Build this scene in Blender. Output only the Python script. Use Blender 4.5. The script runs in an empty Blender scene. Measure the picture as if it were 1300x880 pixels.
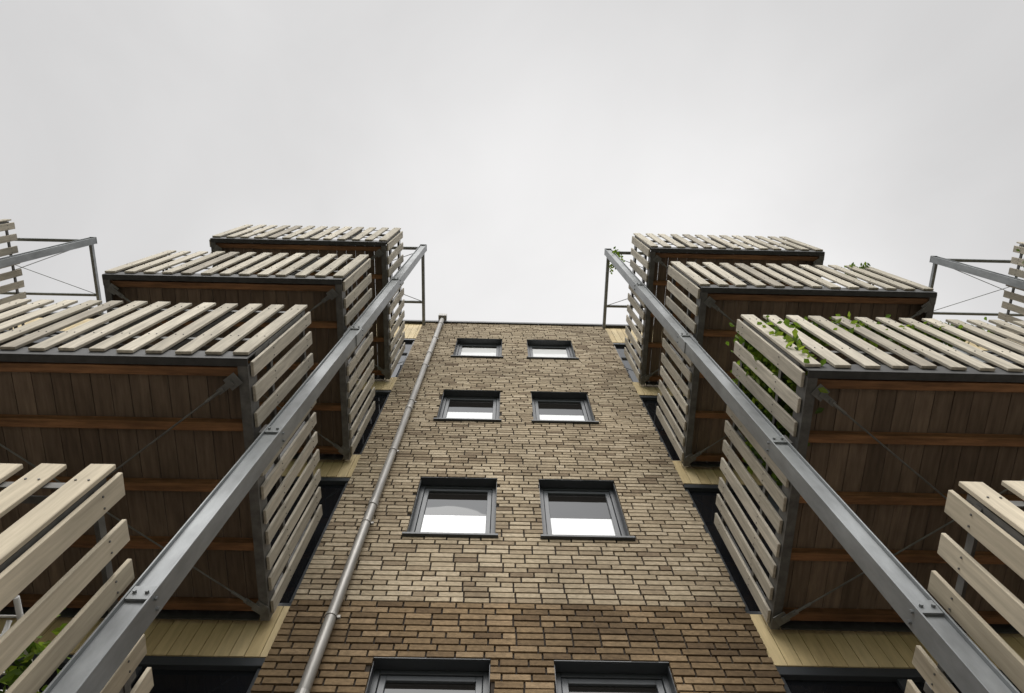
import bpy, math, random
from mathutils import Vector, Matrix
random.seed(7)
sc = bpy.context.scene
sc.view_settings.view_transform = 'Standard'
sc.view_settings.look = 'None'
sc.view_settings.exposure = 0

# ------------------------------------------------------------ materials
def newmat(name):
    m = bpy.data.materials.new(name); m.use_nodes = True
    nt = m.node_tree; b = nt.nodes['Principled BSDF']
    return m, nt, b
def N(nt, t, **kw):
    n = nt.nodes.new(t)
    for k, v in kw.items(): setattr(n, k, v)
    return n
def ramp(nt, stops):
    r = N(nt, 'ShaderNodeValToRGB')
    e = r.color_ramp.elements
    e[0].position, e[0].color = stops[0][0], (*stops[0][1], 1)
    e[1].position, e[1].color = stops[-1][0], (*stops[-1][1], 1)
    for p, c in stops[1:-1]:
        x = e.new(p); x.color = (*c, 1)
    return r
def mixc(nt, mode, fac, a, b):
    m = N(nt, 'ShaderNodeMix', data_type='RGBA', blend_type=mode)
    if isinstance(fac, float): m.inputs[0].default_value = fac
    else: nt.links.new(fac, m.inputs[0])
    for s, v in ((6, a), (7, b)):
        if isinstance(v, tuple): m.inputs[s].default_value = (*v, 1)
        else: nt.links.new(v, m.inputs[s])
    return m.outputs[2]
def island_mat(name, stops, nscale=(20, 20, 20), namt=0.35, rough=0.85, bump=0.1, spec=0.3, big=0.0, metal=0.0, transl=0.0, streak=0.0):
    """colour varies per separate piece + stretched noise"""
    m, nt, b = newmat(name)
    geo = N(nt, 'ShaderNodeNewGeometry')
    r = ramp(nt, stops)
    nt.links.new(geo.outputs['Random Per Island'], r.inputs[0])
    tc = N(nt, 'ShaderNodeTexCoord')
    mp = N(nt, 'ShaderNodeMapping'); mp.inputs['Scale'].default_value = nscale
    nt.links.new(tc.outputs['Object'], mp.inputs[0])
    no = N(nt, 'ShaderNodeTexNoise'); no.inputs['Scale'].default_value = 1.0; no.inputs['Detail'].default_value = 6
    no.inputs['Roughness'].default_value = 0.65
    nt.links.new(mp.outputs[0], no.inputs['Vector'])
    g = ramp(nt, [(0.3, (1 - namt,) * 3), (0.7, (1.0 + namt * 0.4,) * 3)])
    nt.links.new(no.outputs[0], g.inputs[0])
    col = mixc(nt, 'MULTIPLY', 1.0, r.outputs[0], g.outputs[0])
    def extra(scale, amt, col):
        m2 = N(nt, 'ShaderNodeMapping'); m2.inputs['Scale'].default_value = scale
        nt.links.new(tc.outputs['Object'], m2.inputs[0])
        n2 = N(nt, 'ShaderNodeTexNoise'); n2.inputs['Scale'].default_value = 1; n2.inputs['Detail'].default_value = 4
        nt.links.new(m2.outputs[0], n2.inputs['Vector'])
        g2 = ramp(nt, [(0.35, (1 - amt,) * 3), (0.65, (1.05,) * 3)])
        nt.links.new(n2.outputs[0], g2.inputs[0])
        return mixc(nt, 'MULTIPLY', 1.0, col, g2.outputs[0])
    if big: col = extra((.9, .9, .9), big, col)
    if streak: col = extra((3.5, 3.5, .35), streak, col)
    nt.links.new(col, b.inputs['Base Color'])
    b.inputs['Roughness'].default_value = rough
    b.inputs['Specular IOR Level'].default_value = spec
    b.inputs['Metallic'].default_value = metal
    if bump:
        bp = N(nt, 'ShaderNodeBump'); bp.inputs['Strength'].default_value = bump; bp.inputs['Distance'].default_value = 0.01
        nt.links.new(no.outputs[0], bp.inputs['Height']); nt.links.new(bp.outputs[0], b.inputs['Normal'])
    if transl:
        t = N(nt, 'ShaderNodeBsdfTranslucent'); t2 = mixc(nt, 'MULTIPLY', 1.0, col, (1.5, 1.45, .7)); nt.links.new(t2, t.inputs[0])
        mx = N(nt, 'ShaderNodeMixShader'); mx.inputs[0].default_value = transl
        out = nt.nodes['Material Output']
        nt.links.new(b.outputs[0], mx.inputs[1]); nt.links.new(t.outputs[0], mx.inputs[2]); nt.links.new(mx.outputs[0], out.inputs[0])
    return m

M_slat = island_mat('weathered_larch_slats', [(0, (.34, .305, .25)), (.35, (.44, .40, .325)), (.7, (.505, .46, .38)), (1, (.57, .52, .43))],
                    nscale=(28, 28, 2.2), namt=.36, rough=.8, bump=.12, big=.14)
M_slat_new = island_mat('fresh_larch_slats', [(0, (.44, .38, .28)), (.5, (.52, .455, .345)), (1, (.59, .52, .40))],
                    nscale=(26, 26, 1.8), namt=.3, rough=.8, bump=.1, big=.12)
M_deck = island_mat('deck_planks', [(0, (.15, .108, .075)), (.5, (.195, .145, .102)), (1, (.25, .185, .13))],
                    nscale=(25, 2.5, 25), namt=.4, rough=.85, bump=.1, big=.3)
M_joist = island_mat('joist_timber', [(0, (.24, .115, .052)), (1, (.35, .175, .078))], nscale=(2.5, 25, 25), namt=.6, rough=.75, bump=.15, big=.45)
M_clad = island_mat('soffit_boards', [(0, (.52, .40, .21)), (.5, (.60, .475, .26)), (1, (.66, .53, .31))], nscale=(25, 25, 2.5), namt=.22, rough=.6, bump=.05)
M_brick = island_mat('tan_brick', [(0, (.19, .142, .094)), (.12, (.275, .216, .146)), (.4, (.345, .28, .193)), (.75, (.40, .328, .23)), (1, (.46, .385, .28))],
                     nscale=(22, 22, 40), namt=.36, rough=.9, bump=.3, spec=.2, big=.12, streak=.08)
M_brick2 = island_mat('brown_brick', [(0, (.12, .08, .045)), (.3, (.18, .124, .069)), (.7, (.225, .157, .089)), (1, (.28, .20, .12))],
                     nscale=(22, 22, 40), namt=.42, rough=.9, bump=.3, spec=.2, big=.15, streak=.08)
M_mortar = island_mat('dark_mortar', [(0, (.036, .028, .022)), (1, (.036, .028, .022))], nscale=(30, 30, 30), namt=.3, rough=.95)
M_galv = island_mat('galvanised_steel', [(0, (.235, .25, .257)), (1, (.28, .295, .302))], nscale=(9, 9, 3), namt=.3, rough=.45, bump=.02, spec=.5, big=.25, metal=.3, streak=.18)
M_galvd = island_mat('weathered_steel', [(0, (.12, .118, .112)), (1, (.17, .166, .158))], nscale=(10, 10, 10), namt=.4, rough=.6, bump=.02, spec=.4, big=.2, metal=.2)
M_rod = island_mat('bright_rod_steel', [(0, (.15, .15, .145)), (1, (.20, .20, .19))], nscale=(10, 10, 10), namt=.4, rough=.5, bump=.02, spec=.5, metal=.2)
M_edge = island_mat('painted_edge_steel', [(0, (.05, .05, .05)), (1, (.06, .06, .06))], nscale=(10, 10, 10), namt=.4, rough=.6, bump=.02, spec=.4, big=.2)
M_pipe = island_mat('zinc_pipe', [(0, (.35, .335, .315)), (1, (.41, .395, .37))], nscale=(9, 9, 2), namt=.3, rough=.42, bump=.02, spec=.5, big=.15, metal=.35, streak=.2)
M_frame = island_mat('anthracite_frame', [(0, (.032, .037, .042)), (1, (.04, .045, .051))], nscale=(5, 5, 5), namt=.15, rough=.4, bump=0, spec=.5)
M_sash = island_mat('grey_sash', [(0, (.062, .069, .076)), (1, (.075, .082, .09))], nscale=(5, 5, 5), namt=.15, rough=.35, bump=0, spec=.5)
M_zinc = island_mat('coping_metal', [(0, (.06, .062, .066)), (1, (.075, .077, .08))], nscale=(3, 3, 3), namt=.2, rough=.4, bump=0, spec=.5)
M_leaf = island_mat('leaves', [(0, (.045, .09, .015)), (.5, (.11, .19, .03)), (1, (.22, .30, .05))], nscale=(9, 9, 9), namt=.3, rough=.5, bump=0, spec=.4, transl=.45)
M_stem = island_mat('stems', [(0, (.09, .07, .03)), (1, (.1, .09, .03))], nscale=(9, 9, 9), namt=.3, bump=0)
M_white = island_mat('white_paint', [(0, (.72, .72, .70)), (1, (.75, .75, .73))], nscale=(4, 4, 4), namt=.1, bump=0, rough=.4)
M_terra = island_mat('terracotta', [(0, (.30, .12, .06)), (1, (.33, .14, .07))], nscale=(9, 9, 9), namt=.3, bump=.05)

def glass_mat(name, refl, base):
    m = bpy.data.materials.new(name); m.use_nodes = True
    nt = m.node_tree; nt.nodes.clear()
    out = N(nt, 'ShaderNodeOutputMaterial'); mx = N(nt, 'ShaderNodeMixShader')
    d = N(nt, 'ShaderNodeBsdfDiffuse'); d.inputs[0].default_value = (*base, 1)
    g = N(nt, 'ShaderNodeBsdfGlossy'); g.inputs['Roughness'].default_value = 0.015; g.inputs[0].default_value = (.93, .95, .97, 1)
    lw = N(nt, 'ShaderNodeFresnel'); lw.inputs['IOR'].default_value = refl
    nt.links.new(lw.outputs[0], mx.inputs[0]); nt.links.new(d.outputs[0], mx.inputs[1]); nt.links.new(g.outputs[0], mx.inputs[2])
    tc = N(nt, 'ShaderNodeTexCoord'); no = N(nt, 'ShaderNodeTexNoise'); no.inputs['Scale'].default_value = 1.3
    nt.links.new(tc.outputs['Object'], no.inputs['Vector'])
    bp = N(nt, 'ShaderNodeBump'); bp.inputs['Strength'].default_value = .08; bp.inputs['Distance'].default_value = .02
    nt.links.new(no.outputs[0], bp.inputs['Height']); nt.links.new(bp.outputs[0], g.inputs['Normal'])
    nt.links.new(mx.outputs[0], out.inputs[0])
    return m
M_glass = glass_mat('window_glass', 1.45, (.014, .013, .012))
M_painted_refl = glass_mat('painted_reflection_glass', 1.9, (.74, .75, .75))  # white base colour painted in for the bright reflection low in the panes
M_glass2 = glass_mat('door_glass', 1.6, (.008, .009, .011))

# ------------------------------------------------------------ mesh builder
class MB:
    def __init__(s): s.v = []; s.f = []
    def box(s, x0, x1, y0, y1, z0, z1):
        i = len(s.v)
        s.v += [(x0, y0, z0), (x1, y0, z0), (x1, y1, z0), (x0, y1, z0), (x0, y0, z1), (x1, y0, z1), (x1, y1, z1), (x0, y1, z1)]
        s.f += [(i, i+3, i+2, i+1), (i+4, i+5, i+6, i+7), (i, i+1, i+5, i+4), (i+1, i+2, i+6, i+5), (i+2, i+3, i+7, i+6), (i+3, i, i+4, i+7)]
    def obox(s, c, size, M):
        i = len(s.v)
        for dz in (-1, 1):
            for dx, dy in ((-1, -1), (1, -1), (1, 1), (-1, 1)):
                p = M @ Vector((dx*size[0]/2, dy*size[1]/2, dz*size[2]/2)) + Vector(c)
                s.v.append(tuple(p))
        s.f += [(i, i+3, i+2, i+1), (i+4, i+5, i+6, i+7), (i, i+1, i+5, i+4), (i+1, i+2, i+6, i+5), (i+2, i+3, i+7, i+6), (i+3, i, i+4, i+7)]
    def cyl(s, a, b, r, n=10, r2=None):
        a = Vector(a); b = Vector(b); d = (b-a).normalized()
        u = d.cross(Vector((0, 0, 1)) if abs(d.z) < .9 else Vector((1, 0, 0))).normalized(); w = d.cross(u)
        i = len(s.v); r2 = r if r2 is None else r2
        for p, rr in ((a, r), (b, r2)):
            for k in range(n):
                t = 2*math.pi*k/n
                s.v.append(tuple(p + (u*math.cos(t) + w*math.sin(t))*rr))
        for k in range(n):
            s.f.append((i+k, i+(k+1) % n, i+n+(k+1) % n, i+n+k))
        s.f.append(tuple(i+k for k in reversed(range(n)))); s.f.append(tuple(i+n+k for k in range(n)))
    def obj(s, name, mat, parent=None, bevel=0, smooth=False):
        me = bpy.data.meshes.new(name); me.from_pydata(s.v, [], s.f); me.update()
        import bmesh
        bm = bmesh.new(); bm.from_mesh(me); bmesh.ops.recalc_face_normals(bm, faces=bm.faces); bm.to_mesh(me); bm.free()
        me.materials.append(mat)
        o = bpy.data.objects.new(name, me); sc.collection.objects.link(o)
        if smooth:
            for p in me.polygons: p.use_smooth = len(p.vertices) == 4
        if parent: o.parent = parent
        if bevel:
            b = o.modifiers.new('bevel', 'BEVEL'); b.width = bevel; b.segments = 1; b.limit_method = 'ANGLE'
        return o
def empty(name, loc=(0, 0, 0)):
    e = bpy.data.objects.new(name, None); sc.collection.objects.link(e); e.location = loc; return e

# ------------------------------------------------------------ dimensions
CX = .175; PER = 6.77; BH = 1.935; D = 3.81; TOP = 16.30
HEADS = [3.13, 6.13, 9.13, 12.13, 15.13]; WH = 1.275
REFL_H = {3.13: .55, 6.13: .86, 9.13: .62, 12.13: .66, 15.13: 1.1}  # height of the painted white reflection above the sill, per window head
CH = .075
WX = [(-1.13, -.235), (.245, 1.13)]
BAL_Z = [3.12, 6.5, 9.5, 12.5]

building = empty('apartment_building')

def brick_bay(cx, full=True):
    up = MB(); lo = MB(); mo = MB()
    ops = [(cx+a, cx+b, h-WH, h) for a, b in WX for h in HEADS]
    z = .055; row = 0
    x0, x1 = cx-BH, cx+BH
    while z < TOP-.03:
        zt = min(z+CH-.018, TOP)
        zm = (z+zt)/2
        blocked = [(a, b) for a, b, s, t in ops if s < zm < t]
        iv = [(x0, x1)]
        for a, b in blocked:
            n = []
            for p, q in iv:
                if b <= p or a >= q: n.append((p, q)); continue
                if a > p: n.append((p, a))
                if b < q: n.append((b, q))
            iv = n
        x = x0 - (0, .115, .02, .135, .06, .17)[(row + (random.random() < .12)) % 6]
        joints = []
        while x < x1:
            L = .208 if random.random() < .93 else .098
            joints.append((x, x+L)); x += L+.016
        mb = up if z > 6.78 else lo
        for p, q in iv:
            for a, b in joints:
                a2, b2 = max(a, p), min(b, q)
                if b2-a2 < .03: continue
                j = random.uniform(-.003, .003)
                mb.box(a2, b2, D+j, D+.15, z+random.uniform(-.002, .002), zt+random.uniform(-.002, .002))
        z += CH; row += 1
    g = .006
    cols = [(x0+g, cx+WX[0][0]-g), (cx+WX[0][1]+g, cx+WX[1][0]-g), (cx+WX[1][1]+g, x1-g)]
    for a, b in cols: mo.box(a, b, D+.022, D+.5, 0, TOP)
    for a, b in WX:
        zs = [0]
        for h in HEADS: zs += [h-WH-g, h+g]
        zs += [TOP]
        for k in range(0, len(zs), 2):
            mo.box(cx+a-g, cx+b+g, D+.022, D+.5, zs[k], zs[k+1])
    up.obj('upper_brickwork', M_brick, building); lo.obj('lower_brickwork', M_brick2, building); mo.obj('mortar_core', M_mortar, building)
    fr = MB(); sa = MB(); gl = MB(); fl = MB(); si = MB()
    yf = D+.115
    for a, b, s, t in ops:
        f = .055
        fr.box(a, a+f, yf, yf+.09, s, t); fr.box(b-f, b, yf, yf+.09, s, t)
        fr.box(a+f, b-f, yf, yf+.09, t-f, t); fr.box(a+f, b-f, yf, yf+.09, s, s+f)
        a2, b2, s2, t2 = a+f+.004, b-f-.004, s+f+.004, t-f-.004; w = .05; ys = yf+.012
        sa.box(a2, a2+w, ys, ys+.06, s2, t2); sa.box(b2-w, b2, ys, ys+.06, s2, t2)
        sa.box(a2+w, b2-w, ys, ys+.06, t2-w, t2); sa.box(a2+w, b2-w, ys, ys+.06, s2, s2+w)
        zf = s+REFL_H[t]*1.0+random.uniform(-.03, .03)
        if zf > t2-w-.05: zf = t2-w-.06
        gl.box(a2+w-.002, b2-w+.002, ys+.022, ys+.04, zf, t2-w+.002)
        fl.box(a2+w-.002, b2-w+.002, ys+.022, ys+.04, s2+w-.002, zf-.0005)  # lower pane area, pale reflection put into its colour
        si.box(a-.03, b+.03, D-.035, yf-.002, s-.035, s-.002)
        si.box(a+.001, b-.001, D+.006, yf-.002, t-.016, t-.004)
        for q0, q1 in ((a+.001, a+.010), (b-.010, b-.001)):
            si.box(q0, q1, D+.03, yf-.002, s+.001, t-.017)
    fr.obj('window_frames', M_frame, building, bevel=.003); sa.obj('window_sashes', M_sash, building, bevel=.003)
    gl.obj('window_panes', M_glass, building); fl.obj('painted_reflection_panes', M_painted_refl, building); si.obj('window_sills', M_frame, building, bevel=.002)

for k in (-2, -1, 0, 1, 2): brick_bay(CX+k*PER)

# recessed timber/glass walls behind the balconies
cl = MB(); fr = MB(); gl = MB(); bk = MB()
for k in (-2, -1, 0, 1):
    cx = CX+(k+.5)*PER; x0 = cx-(PER/2-BH)+.002; x1 = cx+(PER/2-BH)-.002
    bk.box(x0, x1, D+.3, D+.5, 0, TOP)
    zs = [3.2, 6.5, 9.5, 12.5, 15.5]
    prev = 0.15
    for zi, z in enumerate(zs):
        zb = z-.36 if zi else z-.33
        zt = z+.25
        if zi == 4: zt = TOP
        x = x0
        while x < x1-.01:
            xe = min(x+.118, x1)
            cl.box(x, xe-.006, D+.03+random.uniform(0, .004), D+.05, zb, zt); x += .118
        yf = D+.06
        n = 3; w = (x1-x0)/n
        fr.box(x0, x1, yf-.02, yf+.08, zb-.09, zb-.002)
        fr.box(x0, x1, yf, yf+.08, prev, prev+.08)
        for q in range(n+1):
            xc = x0+q*w
            a = max(x0, xc-.05); b = min(x1, xc+.05)
            fr.box(a, b, yf, yf+.08, prev+.081, zb-.091)
        for q in range(n):
            gl.box(x0+q*w+.051, x0+(q+1)*w-.051, yf+.03, yf+.05, prev+.081, zb-.091)
        prev = zt
cl.obj('soffit_boards', M_clad, building); fr.obj('balcony_door_frames', M_frame, building, bevel=.003)
gl.obj('balcony_door_panes', M_glass2, building); bk.obj('inner_wall', M_mortar, building)
XL, XR = CX-2*PER-BH, CX+2*PER+BH
rb = MB(); rb.box(XL, XR, D+.502, D+10, 0, TOP-.1); rb.obj('building_body', M_mortar, building)
cp = MB(); x = XL
while x < XR:
    cp.box(x+.002, min(x+2.0, XR)-.002, D-.035, D+.45, TOP+.004, TOP+.05)
    cp.box(x+.002, min(x+2.0, XR)-.002, D-.035, D-.028, TOP-.05, TOP+.003); x += 2
cp.obj('roof_coping', M_zinc, building, bevel=.003)

# ------------------------------------------------------------ balconies
def balcony(cx, z0, seed, matslat, m):
    rnd = random.Random(seed)
    root = empty('balcony', (cx, 0, z0))
    H = 1.345; YF = 1.57; YB = D-.01; SW = .118; HT = 1.60
    sl = MB(); sc_ = MB(); fm = MB(); fe = MB(); dk = MB(); js = MB(); rd = MB(); rl = MB()
    def slat(x, y, rot, zlo, zhi):
        M = Matrix.Rotation(rot+rnd.uniform(-.025, .025), 3, 'Z') @ Matrix.Rotation(rnd.uniform(-.007, .007), 3, 'Y')
        sl.obox((x, y, (zlo+zhi)/2), (SW+rnd.uniform(-.005, .005), .024, zhi-zlo), M)
        for zz in (.5, 1.42):
            for dx in (-.03, .03):
                p = Vector((x, y, zz)) + M @ Vector((dx, -.011, 0)); q = p + M @ Vector((0, -.006, 0))
                sc_.cyl(p, q, .006, 6)
    n = 13; xs = [-H+SW/2+i*(2*H-SW)/(n-1) for i in range(n)]
    for x in xs: slat(x+rnd.uniform(-.007, .007), YF-.016, 0, .07+rnd.uniform(-.014, .014), HT+rnd.uniform(-.022, .022))
    ys = [YF+.05+SW/2-.02+i*(YB-YF-.08-SW)/(m-1) for i in range(m)]
    for y in ys:
        for sx, rot in ((-1, -math.pi/2), (1, math.pi/2)):
            slat(sx*(H+.016), y+rnd.uniform(-.007, .007), rot, .04+rnd.uniform(-.014, .014), HT+rnd.uniform(-.022, .022))
    fe.box(-H, H, YF, YF+.01, 0, .17); fe.box(-H, H, YF+.011, YF+.06, 0, .011); fe.box(-H, H, YF+.011, YF+.06, .16, .17)
    for s in (-1, 1):
        a, b = sorted((s*(H-.001), s*(H-.011))); fm.box(a, b, YF+.061, YB, .001, .168)
        a, b = sorted((s*(H-.012), s*(H-.075))); fm.box(a, b, YF+.061, YB, .001, .012)
    fe.box(-H+.09, H-.09, YB-.012, YB, .001, .168)
    for s in (-1, 1):
        for y in (YF+.03, (YF+YB)/2, YB-.06):
            a, b = sorted((s*(H-.004), s*(H-.012))); rl.box(a, b, y-.025, y+.025, .19, 1.52)
            a, b = sorted((s*(H-.013), s*(H-.06))); rl.box(a, b, y-.025, y-.017, .19, 1.52)
        for zz in (.48, 1.40):
            a, b = sorted((s*(H-.0005), s*(H+.0035))); rl.box(a, b, YF+.02, YB-.02, zz, zz+.05)
            a, b = sorted((s*(H-.013), s*(H-.05))); rl.box(a, b, YF+.06, YB-.02, zz+.046, zz+.05)
    for xx in (-.67, 0, .67):
        rl.box(xx-.025, xx+.025, YF+.012, YF+.02, .19, 1.52)
        rl.box(xx-.004, xx+.004, YF+.021, YF+.07, .19, 1.52)
    for zz in (.48, 1.40):
        rl.box(-H+.005, H-.005, YF+.0015, YF+.008, zz, zz+.05)
        rl.box(-H+.06, H-.06, YF+.071, YF+.11, zz+.046, zz+.05)
    x = -H+.02
    while x < H-.05:
        xe = min(x+.145, H-.012)
        dk.box(x, xe-.007, YF+.08, YB-.014, .112+rnd.uniform(0, .004), .14); x += .145
    for y in (YF+.115, 2.12, 2.63, 3.14, YB-.1):
        js.box(-H+.02, H-.02, y-.034, y+.034, .03, .111)
    zr = -.022
    c = [(-H+.2, YF+.24), (H-.2, YF+.24), (H-.16, YB-.2), (-H+.16, YB-.2)]
    for (a, b), dz in (((c[0], c[2]), 0), ((c[1], c[3]), -.02)):
        A = Vector((a[0], a[1], zr+dz)); B = Vector((b[0], b[1], zr+dz)); d = (B-A).normalized()
        rd.cyl(A, B, .007, 6)
        for P, s in ((A, 1), (B, -1)):
            rd.cyl(P, P+d*s*.14, .012, 8)
            ang = math.atan2(d.y, d.x)
            rd.obox(P-d*s*.05, (.14, .045, .008), Matrix.Rotation(ang, 3, 'Z'))
            rd.obox(P-d*s*.12+Vector((0, 0, .012)), (.10, .10, .007), Matrix.Rotation(ang, 3, 'Z'))
            rd.cyl(P-d*s*.02+Vector((0, 0, -.016)), P-d*s*.02+Vector((0, 0, .012)), .016, 8)
    for s in (-1, 1):
        a, b = sorted((s*(H+.035), s*(H+.075)))
        fm.box(a, b, 2.15, 2.25, .01, .16)
    for mb, nm, mt, bv in ((sl, 'slats', matslat, .003), (sc_, 'screws', M_galvd, 0), (fm, 'steel_frame', M_galvd, 0), (fe, 'edge_channel', M_edge, 0), (dk, 'deck_planks', M_deck, 0),
                       (js, 'joists', M_joist, .003), (rd, 'bracing_rods', M_rod, 0), (rl, 'railing_steel', M_galvd, 0)):
        mb.obj(nm, mt, root, bevel=bv)
    return root
sd = 1
for k in (-2, -1, 0, 1):
    for i, z in enumerate(BAL_Z):
        balcony(CX+(k+.5)*PER, z, sd, M_slat_new if i == 0 else M_slat, 10 if i == 0 else 11); sd += 1

# ------------------------------------------------------------ steel columns with roof outriggers
YP = 2.2; HW = .065
def column(x, s):
    r = empty('steel_column', (x, YP, 0)); c = MB(); t = .010
    c.box(-HW, -HW+t, -HW, HW, 0.02, 16.2); c.box(HW-t, HW, -HW, HW, 0.02, 16.2)
    c.box(-HW+t+.0002, HW-t-.0002, -HW+.022, -HW+.032, 0.02, 16.2)
    c.box(-.12, .12, -.12, .12, 0.005, 0.02)
    c.box(-HW-.004, HW+.004, -HW-.004, HW+.004, 16.201, 16.215)
    c.obj('h_section', M_galv, r, bevel=.0015)
    p = MB()
    for z in (4.55, 6.55, 9.55, 12.55):
        p.box(-HW+t+.003, HW-t-.003, -HW+.004, -HW+.020, z-.05, z+.05)
        for dx in (-.03, .03):
            p.cyl((dx, -HW-.010, z), (dx, -HW+.004, z), .011, 6)
        for sx in (-1, 1):
            for dy in (-.03, .03):
                p.cyl((sx*(HW+.0), dy, z), (sx*(HW+.014), dy, z), .011, 6)
    p.box(-HW-.010, -HW-.001, -HW-.001, HW+.001, 9.2, 9.5); p.box(HW+.001, HW+.010, -HW-.001, HW+.001, 9.2, 9.5)
    p.obj('bolted_plates', M_galv, r)
    return r
def outrigger(cx):
    r = empty('roof_outrigger_frame', (cx, 0, 16.1)); c = MB()
    H = PER/2-1.905
    for s in (-1, 1):
        a, b = s*H-.03, s*H+.03
        c.box(a, b, YP+HW+.002, D-.003, -.03, .05)
    c.box(-H+.07, H-.07, YP-.03, YP+.03, -.02, .05)
    c.box(-H+.032, H-.032, 3.30, 3.35, -.02, .04)
    c.cyl((-H+.05, YP+.05, 0), (H-.05, 3.3, 0), .008, 6); c.cyl((H-.05, YP+.05, -.02), (-H+.05, 3.3, -.02), .008, 6)
    c.obj('bars', M_galv, r, bevel=.002)
for k in (-1, 0, 1):
    for s in (-1, 1): column(CX+k*PER+s*1.905, s)
for k in (-2, -1, 0, 1): outrigger(CX+(k+.5)*PER)

# ------------------------------------------------------------ drainpipe
def drainpipe(x):
    r = empty('drainpipe', (x, D-.085, 0)); p = MB(); cpl = MB()
    p.cyl((0, 0, .1), (0, 0, 16.2), .045, 20)
    p.cyl((0, 0, 16.2), (0, .03, 16.34), .045, 20)
    for z in (1.2, 3.9, 5.55, 8.25, 11.0, 13.7):
        cpl.cyl((0, 0, z), (0, 0, z+.09), .053, 20)
    for z in (2.4, 4.9, 6.45, 7.9, 9.6, 11.3, 13.0, 14.7, 15.8):
        cpl.cyl((0, 0, z), (0, 0, z+.03), .052, 20)
        cpl.cyl((0, .03, z+.015), (0, .09, z+.015), .008, 8)
        cpl.box(.045, .075, -.01, .01, z, z+.03)
    cpl.box(-.085, .085, -.075, .04, 16.30, 16.46)
    p.obj('pipe', M_pipe, r, smooth=True); cpl.obj('couplings_and_hopper', M_pipe, r)
for k in (-1, 0, 1): drainpipe(CX-1.53+k*PER)

# ------------------------------------------------------------ drying rack on the lowest left balcony
dr = empty('clothes_drying_rack', (-2.36, 2.45, 3.262)); q = MB()
zt = .98
for sx in (-.27, .27): q.cyl((sx, -.5, zt), (sx, .5, zt), .013, 8)
for i in range(11):
    y = -.5+i*.1; q.cyl((-.27, y, zt+.002), (.27, y, zt+.002), .006 if 0 < i < 10 else .012, 6)
for sx in (-.2, .2):
    q.cyl((sx, -.42, 0), (sx, .38, zt), .011, 8); q.cyl((sx+.02, .42, 0), (sx+.02, -.38, zt), .011, 8)
for y in (-.42, .42): q.cyl((-.22, y, .03), (.24, y, .03), .011, 8)
q.obj('tube_frame', M_white, dr, smooth=True)

# ------------------------------------------------------------ plants
def plant(name, pts, n, spread, ls, seed, pot=None):
    rnd = random.Random(seed); r = empty(name); lf = MB(); st = MB()
    for a, b in zip(pts[:-1], pts[1:]): st.cyl(a, b, .006, 5)
    for _ in range(n):
        k = rnd.randrange(len(pts)-1); t = rnd.random()
        p = Vector(pts[k]).lerp(Vector(pts[k+1]), t)
        p += Vector([rnd.gauss(0, s) for s in spread])
        e = Matrix.Rotation(rnd.uniform(0, 6.28), 3, 'Z') @ Matrix.Rotation(rnd.uniform(-1.2, 1.2), 3, 'X') @ Matrix.Rotation(rnd.uniform(0, 6.28), 3, 'Z')
        L = ls*rnd.uniform(.6, 1.3); i = len(lf.v)
        for qq in ((0, -.5, 0), (.33, -.1, .08), (.2, .3, .05), (0, .6, -.05), (-.2, .3, .05), (-.33, -.1, .08)):
            lf.v.append(tuple(p + e @ (Vector(qq)*L)))
        lf.f += [(i, i+1, i+2, i+3), (i, i+3, i+4, i+5)]
    lf.obj('leaves', M_leaf, r); st.obj('stems', M_stem, r)
    if pot:
        pm = MB(); pm.cyl(pot, (pot[0], pot[1], pot[2]+.25), .11, 16, .15); pm.cyl((pot[0], pot[1], pot[2]+.25), (pot[0], pot[1], pot[2]+.29), .165, 16); pm.obj('pot', M_terra, r)
    return r
plant('climbing_plant', [(2.31, 1.75, 6.9), (2.31, 1.8, 7.5), (2.30, 2.1, 7.85), (2.31, 2.45, 7.3), (2.30, 1.95, 7.2), (2.31, 2.5, 6.95), (2.31, 2.5, 7.7), (2.31, 2.0, 7.6)], 4600, (.035, .13, .18), .07, 3, pot=(2.5, 1.85, 6.645))
plant('climbing_plant', [(2.4, 1.66, 7.9), (2.8, 1.65, 7.75), (3.2, 1.64, 7.98), (3.6, 1.66, 7.8), (4.3, 1.64, 7.98)], 1900, (.16, .04, .10), .06, 4)
plant('climbing_plant', [(4.65, 1.60, 10.9), (4.75, 1.58, 11.0)], 80, (.08, .04, .07), .06, 5)
plant('climbing_plant', [(2.20, 2.3, 15.3), (2.19, 2.28, 15.8), (2.16, 2.4, 16.1)], 150, (.04, .09, .18), .07, 6)
plant('climbing_plant', [(-2.02, 2.2, 3.5), (-2.02, 2.25, 4.0), (-2.03, 2.3, 4.3)], 200, (.05, .08, .10), .055, 8, pot=(-2.08, 2.2, 3.27))
plant('climbing_plant', [(9.05, 2.0, 13.7), (9.15, 1.8, 13.8)], 90, (.06, .15, .10), .06, 9)

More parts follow.
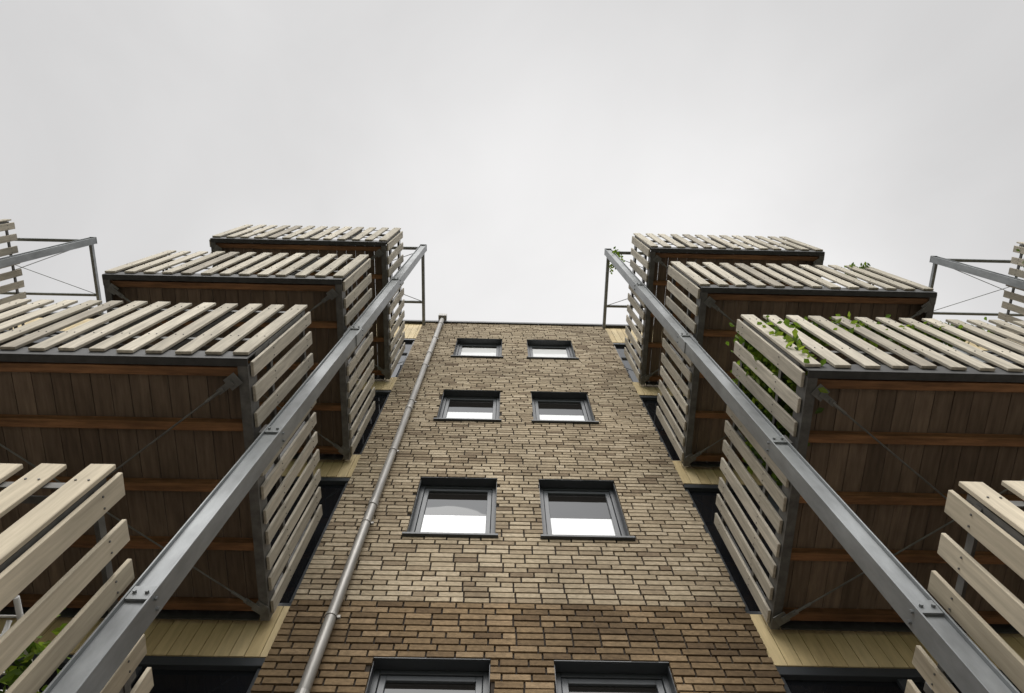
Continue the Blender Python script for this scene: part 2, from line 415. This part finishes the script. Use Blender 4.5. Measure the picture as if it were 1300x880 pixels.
# ------------------------------------------------------------ ground
def sheet(name, x0, x1, y0, y1, z, mat):
    me = bpy.data.meshes.new(name); me.from_pydata([(x0, y0, z), (x1, y0, z), (x1, y1, z), (x0, y1, z)], [], [(0, 1, 2, 3)])
    me.materials.append(mat); o = bpy.data.objects.new(name, me); sc.collection.objects.link(o); return o
def ground_mat(name, c1, c2, brick=None):
    m, nt, b = newmat(name); tc = N(nt, 'ShaderNodeTexCoord'); no = N(nt, 'ShaderNodeTexNoise'); no.inputs['Scale'].default_value = .7; no.inputs['Detail'].default_value = 8
    nt.links.new(tc.outputs['Object'], no.inputs['Vector']); r = ramp(nt, [(.35, c1), (.65, c2)]); nt.links.new(no.outputs[0], r.inputs[0]); col = r.outputs[0]
    if brick:
        bt = N(nt, 'ShaderNodeTexBrick'); bt.inputs['Scale'].default_value = 1; bt.inputs['Brick Width'].default_value = .3; bt.inputs['Row Height'].default_value = .3; bt.inputs['Mortar Size'].default_value = .006
        bt.inputs['Color1'].default_value = (1, 1, 1, 1); bt.inputs['Color2'].default_value = (.85, .85, .85, 1); bt.inputs['Mortar'].default_value = (.35, .35, .35, 1)
        nt.links.new(tc.outputs['Object'], bt.inputs['Vector']); col = mixc(nt, 'MULTIPLY', 1.0, col, bt.outputs[0])
    nt.links.new(col, b.inputs['Base Color']); b.inputs['Roughness'].default_value = .9; return m
sheet('ground', -400, 400, -400, 400, 0, ground_mat('grass_ground', (.05, .08, .02), (.10, .12, .04)))
sheet('pavement', -60, 60, -4, 3.8, .004, ground_mat('concrete_pavers', (.36, .335, .30), (.44, .41, .37), True))
kb = MB(); kb.box(-60, 60, -4.15, -4.001, 0, .12); kb.obj('kerb', ground_mat('kerb_stone', (.3, .3, .29), (.36, .35, .34)))
sheet('road', -200, 200, -11, -4.15, .004, ground_mat('asphalt', (.045, .045, .047), (.06, .06, .06)))

# ------------------------------------------------------------ sky
sun_el, sun_az = math.radians(38), math.radians(186)
sdir = Vector((math.sin(sun_az)*math.cos(sun_el), math.cos(sun_az)*math.cos(sun_el), math.sin(sun_el)))
w = bpy.data.worlds.new('World'); sc.world = w; w.use_nodes = True; nt = w.node_tree; nt.nodes.clear()
out = N(nt, 'ShaderNodeOutputWorld'); mx = N(nt, 'ShaderNodeMixShader'); mx.inputs[0].default_value = .95
sky = N(nt, 'ShaderNodeTexSky', sky_type='NISHITA'); sky.sun_disc = False; sky.sun_elevation = sun_el; sky.sun_rotation = sun_az; sky.dust_density = 4
b1 = N(nt, 'ShaderNodeBackground'); b1.inputs[1].default_value = .1; nt.links.new(sky.outputs[0], b1.inputs[0])
tc = N(nt, 'ShaderNodeTexCoord')
def lobe(d, lo, hi, amt):
    dp = N(nt, 'ShaderNodeVectorMath', operation='DOT_PRODUCT'); nt.links.new(tc.outputs['Generated'], dp.inputs[0]); dp.inputs[1].default_value = Vector(d).normalized()
    mr = N(nt, 'ShaderNodeMapRange', interpolation_type='SMOOTHSTEP'); mr.inputs[1].default_value = lo; mr.inputs[2].default_value = hi; mr.inputs[3].default_value = 0; mr.inputs[4].default_value = amt
    nt.links.new(dp.outputs['Value'], mr.inputs[0]); return mr.outputs[0]
l1 = lobe(sdir, .76, 1.0, 3.4); l2 = lobe((.14, .42, 1), .80, 1.0, .25)
no = N(nt, 'ShaderNodeTexNoise'); no.inputs['Scale'].default_value = 2.2; no.inputs['Detail'].default_value = 6; no.inputs['Roughness'].default_value = .5; no.inputs['Distortion'].default_value = .5
nt.links.new(tc.outputs['Generated'], no.inputs['Vector'])
mrn = N(nt, 'ShaderNodeMapRange'); mrn.inputs[1].default_value = .3; mrn.inputs[2].default_value = .7; mrn.inputs[3].default_value = .63; mrn.inputs[4].default_value = .78
nt.links.new(no.outputs[0], mrn.inputs[0])
def add(a, b):
    m = N(nt, 'ShaderNodeMath', operation='ADD'); nt.links.new(a, m.inputs[0]); nt.links.new(b, m.inputs[1]); return m.outputs[0]
tot = add(add(l1, l2), mrn.outputs[0])
b2 = N(nt, 'ShaderNodeBackground'); b2.inputs[0].default_value = (1.0, .99, .985, 1); nt.links.new(tot, b2.inputs[1])
nt.links.new(b1.outputs[0], mx.inputs[1]); nt.links.new(b2.outputs[0], mx.inputs[2]); nt.links.new(mx.outputs[0], out.inputs[0])
sl = bpy.data.lights.new('sun', 'SUN'); sl.energy = 1.2; sl.angle = math.radians(45); sl.color = (1, .96, .9)
so = bpy.data.objects.new('sun', sl); sc.collection.objects.link(so); so.rotation_euler = (-sdir).to_track_quat('-Z', 'Y').to_euler(); so.location = (0, -10, 30)

# ------------------------------------------------------------ camera
F = 900.0
zc = Vector((-3, 264, -F)).normalized()
yc = Vector((-74, -3106, -F)); yc = (yc - zc*yc.dot(zc)).normalized()
xc = yc.cross(zc)
R = Matrix((xc, yc, zc))
cam = bpy.data.cameras.new('camera'); cam.sensor_width = 36; cam.lens = F/1300*36; cam.clip_start = .05; cam.clip_end = 2000
co = bpy.data.objects.new('camera', cam); sc.collection.objects.link(co)
co.matrix_world = Matrix.Translation((0, 0, 1.6)) @ R.to_4x4()
sc.camera = co
